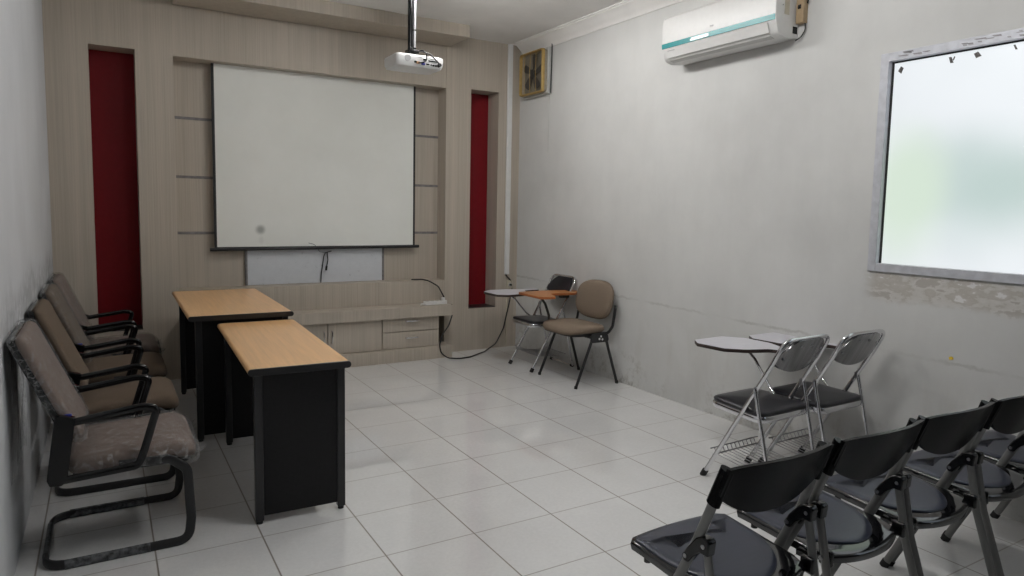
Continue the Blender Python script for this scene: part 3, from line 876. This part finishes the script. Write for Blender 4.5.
# ------------------------------------------------------------------ black plastic folding chairs (row in the foreground)
def folding_chair():
    c = empty('plastic_folding_chair')
    Y0 = 1.28
    HW = 0.2115
    def q(y, z, x=0.0):
        return (x, y - Y0, z)
    def hx(z):                                   # half width between the tubes
        return HW - 0.075 * max(0.0, z - 0.54)
    def ty(z):                                   # the long tube: back top down to the front foot
        return 1.485 - 0.474 * min(z, 0.54) - 0.35 * max(0.0, z - 0.54)
    for s in (-1, 1):
        x = s * HW
        t = MB().tube([q(ty(z), z, s * hx(z)) for z in (.745, .60, .54, .45, .22, .012)], 0.0090, 0.0145, 12, up=(1, 0, 0)).build('front_leg', MTUBE, c)
        MB().tube([q(ty(.026), .026, s * hx(.026)), q(ty(0), 0.0, s * hx(0))], 0.0120, 0.0175, 12, up=(1, 0, 0)).build('foot_cap', MRUB, t)
        xi = s * (HW - 0.006)
        t = MB().tube([q(1.200, .540, xi), q(1.165, .36, xi), q(1.050, .012, xi)], 0.0085, 0.0135, 12, up=(1, 0, 0)).build('rear_leg', MTUBE, c)
        MB().tube([q(1.055, .026, xi), q(1.046, 0.0, xi)], 0.0110, 0.0165, 12, up=(1, 0, 0)).build('foot_cap', MRUB, t)
        b = MB()
        o = [(1.182, .518), (1.178, .556), (1.185, .564), (1.206, .564), (1.224, .555), (1.256, .514), (1.272, .488), (1.266, .474), (1.250, .474), (1.232, .500), (1.208, .518)]
        b.prism([(y - Y0, z) for y, z in o], s * (HW - 0.018), s * (HW + 0.011), 'X')
        hb = b.build('hinge_bracket', MPLAS, c, bevel=0.004)
        for (y, z) in ((1.198, .540), (1.259, .489)):
            for e in (-1, 1):
                m0 = s * (HW - 0.0035)
                MB().tube([q(y, z, m0 + e * 0.0135), q(y, z, m0 + e * 0.0158)], 0.006, 0.006, 10).build('bolt', MSTEELD, hb)
        sh = MB().box(q(1.158, .372, s * (HW - 0.032)), q(1.200, .420, s * (HW - 0.014))).build('seat_hinge', MPLAS, c, bevel=0.006)
        MB().tube([q(1.178, .402, s * (HW + 0.002)), q(1.178, .402, s * (HW + 0.007))], 0.007, 0.007, 10).build('bolt', MSTEELD, sh)
    # seat shell: bowed front edge, square sides, gently bowed rear rim behind a round-backed pad
    HS, YFR, YRR = 0.200, 1.542, 1.135
    def seat_outline(ins):
        hw = HS - ins
        pts = []
        for k in range(17):
            u_ = -1 + 2 * k / 16
            rnd = max(0.0, abs(u_) - 0.88) / 0.12
            pts.append((hw * u_, YFR - ins - 0.022 * u_ * u_ - 0.018 * rnd ** 2.2 - Y0))
        for k in range(1, 6):
            pts.append((hw * (1 - 0.02 * k / 6), YFR - 0.04 + (1.21 - YFR + 0.04) * k / 6 - Y0))
        for k in range(25):
            u_ = 1 - 2 * k / 24
            a = abs(u_)
            pts.append((hw * 0.98 * u_, YRR + ins + 0.050 * a ** 2.2 + 0.045 * max(0.0, a - 0.86) / 0.14 * max(0.0, a - 0.86) / 0.14 - Y0))
        for k in range(5, 0, -1):
            pts.append((-hw * (1 - 0.02 * k / 6), YFR - 0.04 + (1.21 - YFR + 0.04) * k / 6 - Y0))
        return pts
    def sz(x, y):
        v = y + Y0
        t = (v - 1.13) / 0.41
        return 0.396 + 0.026 * max(t, 0) - 0.010 * max(0.0, t - 0.88) / 0.12
    def ring(ins, dz):
        return [(x, y, sz(x, y) + dz) for x, y in seat_outline(ins)]
    MB().loft([ring(0.014, -0.026), ring(0.003, -0.026), ring(0.0, -0.008), ring(0.002, -0.002), ring(0.006, 0.0), ring(0.03, 0.0), ring(0.10, -0.001)]).build('seat', MPLASG, c, angle=45)
    def pad_outline(ins):
        hw = HS - 0.010 - ins
        pts = []
        for k in range(17):
            u_ = -1 + 2 * k / 16
            rnd = max(0.0, abs(u_) - 0.88) / 0.12
            pts.append((hw * u_, YFR - 0.012 - ins - 0.022 * u_ * u_ - 0.018 * rnd ** 2.2 - Y0))
        yb_, yr_ = 1.405, 1.180 + ins
        for k in range(1, 4):
            pts.append((hw, YFR - 0.055 + (yb_ - YFR + 0.055) * k / 4 - Y0))
        for k in range(25):
            a = PI * k / 24
            pts.append((hw * math.cos(a), yb_ - (yb_ - yr_) * math.sin(a) - Y0))
        for k in range(3, 0, -1):
            pts.append((-hw, YFR - 0.055 + (yb_ - YFR + 0.055) * k / 4 - Y0))
        return pts
    def padr(ins, dz):
        return [(x, y, sz(x, y) + dz) for x, y in pad_outline(ins)]
    MB().loft([padr(0.0, -0.001), padr(0.0005, 0.003), padr(0.004, 0.005), padr(0.03, 0.0055), padr(0.09, 0.0055)]).build('seat_pad', MPAD, c, angle=60)
    ub = MB()
    ub.box(q(1.24, .368, -HW + .008), q(1.27, .384, HW - .008))
    ub.build('under_seat_bar', MPLAS, c)
    for s in (-1, 1):
        MB().tube([q(1.44, .378, s * 0.186), q(1.44, .398, s * 0.186)], 0.011, 0.011, 10).build('bumper', MPLAS, c)
    # backrest shell moulded round both tubes
    bk = MB()
    nu, nv = 26, 8
    def bp(s, v, off):
        a = abs(s)
        zt = 0.764 + 0.014 * (1 - a ** 2.5)
        zb = 0.608 + 0.080 * a ** 2.4
        z = zt + (zb - zt) * v
        bow = 0.050 * (1 - a ** 2.2)
        y = ty(z) - bow * (1 - 0.30 * v) + off - 0.012 * a ** 6
        return q(y, z, (hx(z) + 0.012) * s)
    rings = []
    for i in range(nu + 1):
        s = -1 + 2 * i / nu
        A = [bp(s, j / nv, 0.0065) for j in range(nv + 1)]
        B = [bp(s, j / nv, -0.0065) for j in range(nv, -1, -1)]
        rings.append(A + B)
    bk.loft(rings)
    for s in (-1, 1):
        x = s * HW
        bk.tube([q(ty(z), z, s * hx(z)) for z in (.757, .752, .72, .662, .656)], 0.0150, 0.0205, 14, up=(1, 0, 0))
    bk.build('backrest', MPLASB, c, angle=50)
    return c
fc = folding_chair()
fl = ['nearest black folding chair, whole grey-blue seat in view, at the row\'s left end',
      'second black folding chair from the left in the foreground row',
      'third black folding chair from the left, middle of the foreground row',
      'fourth black folding chair from the left, cut by the right picture edge',
      'last black folding chair of the row, against the wall under the window']
for i, (x, dy, rz) in enumerate(((1.527, 0.0, 0.0), (1.988, 0.0, 0.008), (2.440, 0.004, -0.008), (2.893, 0.0, 0.0), (3.345, 0.01, 0.0))):
    o = fc if i == 0 else dup(fc)
    o.location = (x, 1.28 + dy, 0)
    o.rotation_euler = (0, 0, rz)
    tag(o, fl[i], 'chair', 'black folding chairs in the foreground row')

# ------------------------------------------------------------------ chrome folding chairs with writing tablet
def chrome_chair():
    c = empty('tablet_chair')
    HW = 0.181
    R = 0.0112
    hoop = fillet([(-HW, .178, .020), (-HW, -.210, .690), (-HW, -.268, .806), (HW, -.268, .806), (HW, -.210, .690), (HW, .178, .020)], [0, 0.3, 0.165, 0.165, 0.3, 0], 10)
    fr = MB().tube(hoop, R, R, 14).build('frame', MCHROME, c)
    for s in (-1, 1):
        MB().tube([(s * HW, .172, .032), (s * HW, .190, 0.0)], 0.0165, 0.0165, 14).build('foot_cap', MRUB, fr)
        MB().tube([(s * 0.193, -.122, .545), (s * 0.193, -.150, .43), (s * 0.185, -.235, .07)], 0.0095, 0.0095, 12).build('rear_leg', MCHROME, c)
        MB().prism([(-.116, .515), (-.126, .517), (-.134, .550), (-.126, .558), (-.114, .550)], s * 0.170, s * 0.196, 'X').build('hinge_plate', MSTEELD, c, bevel=0.002)
        MB().prism([(-.075, .385), (-.090, .430), (-.060, .440), (-.035, .415), (-.045, .385)], s * 0.166, s * 0.170, 'X').build('seat_bracket', MCHROME, c)
    rb = MB().tube(fillet([(-.185, -.235, .07), (-.178, -.256, .013), (.178, -.256, .013), (.185, -.235, .07)], 0.02, 5), 0.0095, 0.0095, 10).build('rear_bar', MCHROME, c)
    for s in (-1, 1):
        MB().tube([(s * .177, -.256, .012), (s * .147, -.256, .012)], 0.0125, 0.0125, 10).build('floor_cap', MRUB, rb)
    # seat pan and pad
    ol = [(x + 0.014, y + 0.008) for x, y in rrect(0.408, 0.345, 0.060, 6, 0, 0.0, 0.366)]
    def zf(x, y):
        return 0.394 + 0.035 * y
    pan = MB()
    pan.loft([[(x * k, y * k, zf(x, y) + dz) for x, y in ol] for k, dz in ((0.86, -0.018), (0.965, -0.018), (0.995, -0.012), (1.005, 0.0), (1.0, 0.010), (0.985, 0.016), (0.9, 0.016))])
    pan.build('seat_pan', MCHROME, c, angle=50)
    cushion(MB(), [(x * 0.985, y * 0.985) for x, y in ol], lambda x, y: zf(x, y) + 0.014, 0.024, 0.008, 0.012).build('seat', MVINYL, c, angle=60)
    # back panel
    d = Vector((0, -.458, .889)).normalized()      # direction up along the tubes at back height
    def bpt(s, t, off):
        # t: 0 bottom .. 1 top along the tube
        w = 0.174
        zb = 0.628 + 0.056 * abs(s) ** 2.2
        zt = 0.804 - 0.100 * max(0, (abs(s) - 0.35) / 0.65) ** 2.4
        z = zb + (zt - zb) * t
        y = -.210 - (z - .690) * 0.508 - 0.022 * (1 - s * s)
        return (w * s, y + off, z)
    def panel(o0, o1, k):
        mb = MB()
        nu, nv = 18, 6
        rings = []
        for i in range(nu + 1):
            s = (-1 + 2 * i / nu) * k
            lo, hi = (1 - k) * 0.9, 1 - (1 - k) * 0.9
            A = [bpt(s, lo + (hi - lo) * j / nv, o0) for j in range(nv + 1)]
            B = [bpt(s, lo + (hi - lo) * j / nv, o1) for j in range(nv + 1)]
            rings.append(A + B[::-1])
        return mb.loft(rings)
    bp_ = panel(-0.004, 0.002, 1.0).build('back_panel', MCHROMED, c, angle=50)
    panel(0.002, 0.020, 0.985).build('back_pad', MVINYL, c, angle=50, bevel=0.004)
    sc = MB()
    for (s, t) in ((-0.80, 0.45), (-0.35, 0.80), (0.10, 0.80), (0.72, 0.72)):
        p = bpt(s, t, -0.004)
        sc.tube([p, (p[0], p[1] - 0.003, p[2] - 0.0015)], 0.006, 0.006, 10)
    sc.build('screws', MSTEELD, bp_)
    # wire book rack
    rk = MB()
    for y, z in ((.120, .135), (-.085, .115), (-.185, .125)):
        rk.tube([(-.188 if y > 0 else -.165, y, z), (.188 if y > 0 else .165, y, z)], 0.004, 0.004, 8)
    rk.tube([(-.190, .135, .165), (.190, .135, .165)], 0.0035, 0.0035, 8)
    for k in range(11):
        x = -.160 + .032 * k
        rk.tube(fillet([(x, .138, .165), (x, .120, .133), (x, -.085, .113), (x, -.190, .123)], 0.01, 3), 0.0026, 0.0026, 6)
    rk.build('book_rack', MSTEELD, c)
    # tablet and its arm
    ta = fillet([(0.0, .43, 0), (0.06, .505, 0), (.30, .510, 0), (.385, .40, 0), (.385, .23, 0), (.335, .11, 0), (.325, -.06, 0), (.245, -.06, 0), (.245, .11, 0), (.10, .165, 0), (.015, .25, 0)],
                [.02, .03, .05, .06, .08, .08, .03, .03, .06, .12, .03], 6, True)
    oz = 0.642
    ol = [(p.x, p.y) for p in ta]
    MBt = MB().prism(ol, oz - 0.003, oz + 0.0165)
    tb = MBt.build('tablet', MTABE, c, bevel=0.002)
    cx, cy = 0.23, .27
    MB().prism([(cx + (x - cx) * .993, cy + (y - cy) * .993) for x, y in ol], oz + 0.0160, oz + 0.0178).build('tablet_surface', MTABW, tb)
    am = MB()
    am.tube(fillet([(.192, -.03, .36), (.202, .03, .40), (.222, .10, .455), (.235, .215, .585), (.250, .30, .638)], 0.08, 6), 0.0085, 0.0085, 12)
    am.tube(fillet([(.25, .30, .636), (.27, .18, .636), (.285, .02, .636)], 0.05, 6), 0.0075, 0.0075, 10)
    am.build('tablet_arm', MCHROME, c)
    return c
cc = chrome_chair()
cc.location = (2.912, 2.343, 0)
cc.rotation_euler = (0, 0, 0.035)
tag(cc, 'left chrome tablet chair of the pair below the window, farther from the wall', 'chair', 'chrome tablet chairs')
c2 = dup(cc)
c2.location = (3.325, 2.305, 0)
c2.rotation_euler = (0, 0, 0.02)
tag(c2, 'right chrome tablet chair of the pair below the window, closest to the wall', 'chair', 'chrome tablet chairs')
c3 = dup(cc)
c3.location = (3.325, 5.085, 0)
c3.rotation_euler = (0, 0, PI / 2)
for k in kids(c3):
    if k.name.startswith('tablet'):
        k.location = (0, -0.10, 0)
tag(c3, 'black-backed chrome tablet chair in the far right corner behind the tan chair', 'chair', 'chrome tablet chairs')

# ------------------------------------------------------------------ tan upholstered tablet chair
def tan_chair():
    c = empty('upholstered_tablet_chair')
    for s in (-1, 1):
        x = s * 0.262
        for (v0, v1) in ((.205, .045), (-.205, -.080)):
            l = MB().tube([(x, v0, .010), (x * 0.965, v1, .395)], 0.0115, 0.0115, 12).build('leg', MBLKM, c)
            MB().tube([(x, v0 * 1.01, 0.0), (x * 0.998, v0 * 0.99, .022)], 0.0135, 0.0135, 12).build('foot_cap', MRUB, l)
        pl = MB().prism(fillet2([(.085, .355), (.065, .430), (-.085, .430), (-.110, .355)], .03), x * 0.985 + s * 0.001, x * 0.985 + s * 0.016, 'X').build('side_plate', MBLKM, c, bevel=0.003)
        k = MB()
        for (v, z) in ((-.020, .405), (-.005, .385), (-.035, .380)):
            k.tube([(x * 0.985 + s * 0.0155, v, z), (x * 0.985 + s * 0.018, v, z)], 0.009, 0.009, 10)
        k.build('plate_marks', MWPLAS, pl)
        MB().tube(fillet([(s * .225, .02, .415), (s * .238, -.120, .418), (s * .243, -.160, .470), (s * .238, -.190, .640)], 0.05, 7), 0.006, 0.013, 10, up=(1, 0, 0)).build('back_upright', MBLKM, c)
    MB().box((-.245, -.075, .385), (.245, -.045, .405)).box((-.245, .03, .385), (.245, .06, .405)).build('cross_rail', MBLKM, c)
    # seat cushion
    def zf(x, y):
        return 0.424 - 0.03 * max(0.0, (y - 0.13) / 0.12) ** 2 * 0.7
    ol = [(x, y + 0.060) for x, y in superell(0.248, 0.188, 4.2, 44)]
    cushion(MB(), ol, zf, 0.056, 0.012, 0.028).build('seat', MFAB, c, angle=70)
    MB().prism([(x * .93, .060 + (y - .060) * .93) for x, y in ol], .404, .426).build('seat_board', MBLKM, c)
    # oval back
    bo = superell(0.234, 0.160, 2.7, 44)
    cz = 0.664
    def bk(x, z, t):
        cur = 0.10 * (x / 0.24) ** 2 * 0.25
        return (x, -.172 - (z) * 0.17 + cur + t, cz + z)
    rings = []
    for k, t in ((0.80, -0.030), (0.94, -0.028), (0.995, -0.016), (1.0, 0.0), (0.98, 0.016), (0.90, 0.027), (0.65, 0.034), (0.35, 0.037), (0.06, 0.038)):
        rings.append([bk(x * k, z * k, t) for x, z in bo])
    MB().loft(rings).build('backrest', MFAB, c, angle=70)
    # tablet
    ol = fillet([(.500, .30, 0), (.125, .30, 0), (.080, .17, 0), (.300, .10, 0), (.255, -.13, 0), (.330, -.27, 0), (.430, -.26, 0), (.510, .03, 0)], [.04, .06, .05, .06, .05, .04, .04, .08], 6, True)
    o2 = [(p.x, p.y) for p in ol]
    zt = 0.668
    tb = MB().prism(o2, zt, zt + .020).build('tablet', MTABOE, c, bevel=0.003)
    MB().prism([(.30 + (x - .30) * .992, .10 + (y - .10) * .992) for x, y in o2], zt + .0195, zt + .0212).build('tablet_surface', MTABO, tb)
    am = MB()
    am.tube(fillet([(.245, .02, .405), (.285, .10, .415), (.292, .105, .50), (.290, .145, .60), (.280, .20, .665)], 0.06, 8), 0.011, 0.011, 12)
    am.box((.285, -.10, .645), (.33, -.02, .669))
    am.build('tablet_arm', MBLKM, c)
    return c
def fillet2(pts, r):
    return [(p.x, p.y) for p in fillet([(a, b, 0) for a, b in pts], r, 5, True)]
tc = tan_chair()
tc.location = (3.360, 4.535, 0)
tc.rotation_euler = (0, 0, PI / 2)
tag(tc, 'tan fabric chair with black legs and orange tablet against the right wall', 'chair')

# ------------------------------------------------------------------ brown visitor chairs along the left wall
def visitor_chair(fabric):
    """faces +x; origin on the floor at the middle of its width"""
    c = empty('visitor_chair')
    HY = 0.250
    # sled base
    def side(s):
        return [(.02, s * HY * .90, .372), (.200, s * HY * .94, .366), (.262, s * HY, .320), (.272, s * HY, .110), (.262, s * HY, .018), (-.236, s * HY, .018)]
    L, Rr = side(-1), side(1)
    path = fillet(L + Rr[::-1], [0, .05, .05, .08, .085, .09, .09, .085, .08, .05, .05, 0], 6)
    MB().tube(path, 0.0105, 0.0185, 12, up=(0, 1, 0)).build('sled_base', MBLKM, c)
    for s in (-1, 1):
        a = MB()
        a.tube(fillet([(-.165, s * .258, .352), (.088, s * .258, .366), (.110, s * .260, .430), (.158, s * .262, .590), (.110, s * .262, .603), (-.130, s * .258, .570)], [0, .03, .10, .030, .10, 0], 6), 0.011, 0.0155, 12, up=(0, 1, 0))
        o = [(-.182, .596), (-.165, .604), (-.116, .590), (-.150, .350), (-.168, .335), (-.205, .338), (-.214, .362)]
        m_ = MB()
        a.prism([(x, z) for x, z in o], s * .242, s * .272, 'Y')
        a.build('armrest', MPLAS, c, bevel=0.003, angle=45)
    # seat
    ol = rrect(0.455, 0.470, 0.055, 6)
    ol = [(x * 1.0 + 0.075, y * (1.0 - 0.05 * max(0, -x / .23))) for x, y in ol]
    def zf(x, y):
        return 0.352 + 0.045 * x - 0.55 * max(0.0, x - 0.20) ** 2 * 4
    st = MB()
    cushion(st, ol, zf, 0.074, 0.014, 0.026)
    st.build('seat', fabric, c, angle=70)
    MB().prism([(0.075 + (x - 0.075) * .93, y * .93) for x, y in ol], .340, .356).build('seat_base', MPLAS, c)
    # backrest: cushion in front of a black shell
    def bprof(t):
        # spine from bottom to top in x,z
        z = 0.490 + 0.408 * t
        x = -.118 - 0.165 * t - 0.030 * math.sin(t * PI) * 0.6 - 0.010 * t * t
        return x, z
    def backring(k, off, top=1.0):
        pts = []
        for (w, h) in rrect(0.470, 1.0, 0.10, 6):
            w2, h2 = w * k, (h * k) * 1.0 + 0.5
            # rounded corners in real proportions
            x, z = bprof(min(max(h2, 0), 1) * top)
            pts.append((x + off, w2, z))
        return pts
    def back_outline(ins):
        pts = []
        o = rrect(0.470 - 2 * ins, 0.430 - 2 * ins, 0.034, 6)
        for (w, h) in o:
            t = (h + 0.215) / 0.430
            pts.append((w, t))
        return pts
    def br(ins, off):
        return [(bprof(t)[0] + off, w, bprof(t)[1]) for w, t in back_outline(ins)]
    bk = MB().loft([br(0.006, -0.004), br(0.0, 0.006), br(0.001, 0.018), br(0.010, 0.030), br(0.03, 0.036), br(0.09, 0.040), br(0.17, 0.042)])
    bk.build('backrest', fabric, c, angle=70)
    sh = MB().loft([br(0.16, -0.034), br(0.06, -0.034), br(0.012, -0.030), br(0.002, -0.018), br(0.004, -0.003)])
    sh.build('back_shell', MPLAS, c, angle=60)
    return c, ol, zf, br

def add_wrap(c, ol, zf, br, seat=True, backwrap=True, seed=1):
    if seat:
        w = MB()
        n = 72
        import bisect
        # densify the seat outline
        pts = []
        for i in range(len(ol)):
            a, b = Vector((*ol[i], 0)), Vector((*ol[(i + 1) % len(ol)], 0))
            k = max(1, int((b - a).length / 0.012))
            for j in range(k):
                pts.append(a.lerp(b, j / k))
        rings = []
        for (ex, dz, amp) in ((0.000, -0.018, .004), (0.010, -0.004, .008), (0.010, 0.030, .007), (0.006, 0.064, .006), (-0.015, 0.083, .004), (-0.05, 0.089, .004), (-0.09, 0.093, .004), (-0.14, 0.096, .003), (-0.20, 0.097, .003)):
            r_ = []
            for p in pts:
                d = Vector((p.x - 0.075, p.y, 0))
                L_ = d.length
                u_ = d / L_
                nn = noise.noise(Vector((p.x * 30 + seed * 9, p.y * 30, dz * 40)))
                front = max(0.0, (p.x - 0.22) / 0.08)
                e = ex * (L_ / 0.23 if ex < 0 else 1) + amp * nn + (0.016 * front * abs(nn) if 0 < ex else 0)
                q = p + u_ * e
                r_.append((q.x, q.y, zf(q.x, q.y) + dz + amp * 0.7 * noise.noise(Vector((p.x * 22, p.y * 22 + seed * 5, dz * 20 + 3)))))
            rings.append(r_)
        w.loft(rings, False, True)
        # gathered tufts of film at the front corners
        for sy in (-1, 1):
            for k in range(3):
                y0 = sy * (0.10 + 0.05 * k)
                f = [(0.292, y0 - 0.03, .40 - .012 * k), (0.330, y0 - 0.012, .385), (0.345, y0 + 0.004, .372 + .01 * k), (0.325, y0 + 0.02, .36), (0.292, y0 + 0.03, .372)]
                w.add(f + [(x - 0.004, y, z - 0.006) for x, y, z in f], [(0, 1, 2), (0, 2, 3), (0, 3, 4), (5, 7, 6), (5, 8, 7), (5, 9, 8)])
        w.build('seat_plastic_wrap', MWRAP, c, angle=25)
    if backwrap:
        w = MB()
        def den(r_):
            out = []
            for i in range(len(r_)):
                a, b = Vector(r_[i]), Vector(r_[(i + 1) % len(r_)])
                for j in range(4):
                    out.append(a.lerp(b, j / 4))
            return out
        rings = []
        for ins, off in ((-0.004, -0.030), (-0.010, -0.010), (-0.010, 0.018), (-0.002, 0.036), (0.03, 0.044), (0.09, 0.048), (0.17, 0.050)):
            r_ = []
            for p in den(br(ins, off)):
                k = noise.noise(Vector((p.y * 14, p.z * 26, off * 40 + seed * 4)))
                r_.append((p.x + 0.005 * k, p.y + 0.005 * noise.noise(Vector((p.z * 30, p.y * 20, seed))), p.z + 0.003 * k))
            rings.append(r_)
        w.loft(rings, False, True)
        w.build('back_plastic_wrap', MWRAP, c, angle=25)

GROUP_V = 'brown visitor chairs along the left wall'
vdata = [(3.255, MFABP, True, True, 'nearest brown visitor chair at the left wall, seat and back wrapped in clear plastic'),
         (4.020, MFABG, False, False, 'second brown visitor chair from the camera, unwrapped, at the left wall'),
         (4.760, MFABG, False, True, 'third brown visitor chair from the camera at the left wall, plastic on its back only'),
         (5.460, MFABP, True, True, 'farthest brown visitor chair, crinkled plastic on its seat, beside the left red niche')]
for i, (y, fab, ws, wbk, lab) in enumerate(vdata):
    c, ol, zf, br = visitor_chair(fab)
    add_wrap(c, ol, zf, br, ws, wbk, i + 1)
    if i in (0, 2):
        MB().box((-.152, -.2425, .566), (-.128, -.2385, .600)).build('blue_tag', MBLUE, c)
    if i == 0:
        # loose film hanging behind the back and scuffed film sleeves left on the sled rails
        hs = MB()
        rows = []
        for j in range(9):
            z = 0.885 - 0.066 * j
            rows.append([(-.322 + 0.006 * math.sin(k * 1.1 + j * .4) + 0.010 * noise.noise(Vector((k * .5, j * .4, 2))) + 0.065 * (1 - abs(j - 4) / 5) * 0.2, -.235 + .47 * k / 16, z - 0.02 * math.sin(k * .8)) for k in range(17)])
        hs.loft(rows, False, False, False)
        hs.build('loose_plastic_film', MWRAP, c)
        sl = MB()
        sl.tube([(-.17, -.25, .018), (.12, -.25, .018)], 0.0118, 0.0198, 12, up=(0, 1, 0))
        sl.tube([(-.17, .25, .018), (.12, .25, .018)], 0.0118, 0.0198, 12, up=(0, 1, 0))
        sl.tube([(-.236, -.15, .018), (-.236, .15, .018)], 0.0118, 0.0198, 12, up=(1, 0, 0))
        sl.build('rail_film', MDUSTY, c)
    c.location = (0.0, y, 0)
    tag(c, lab, 'chair', GROUP_V)
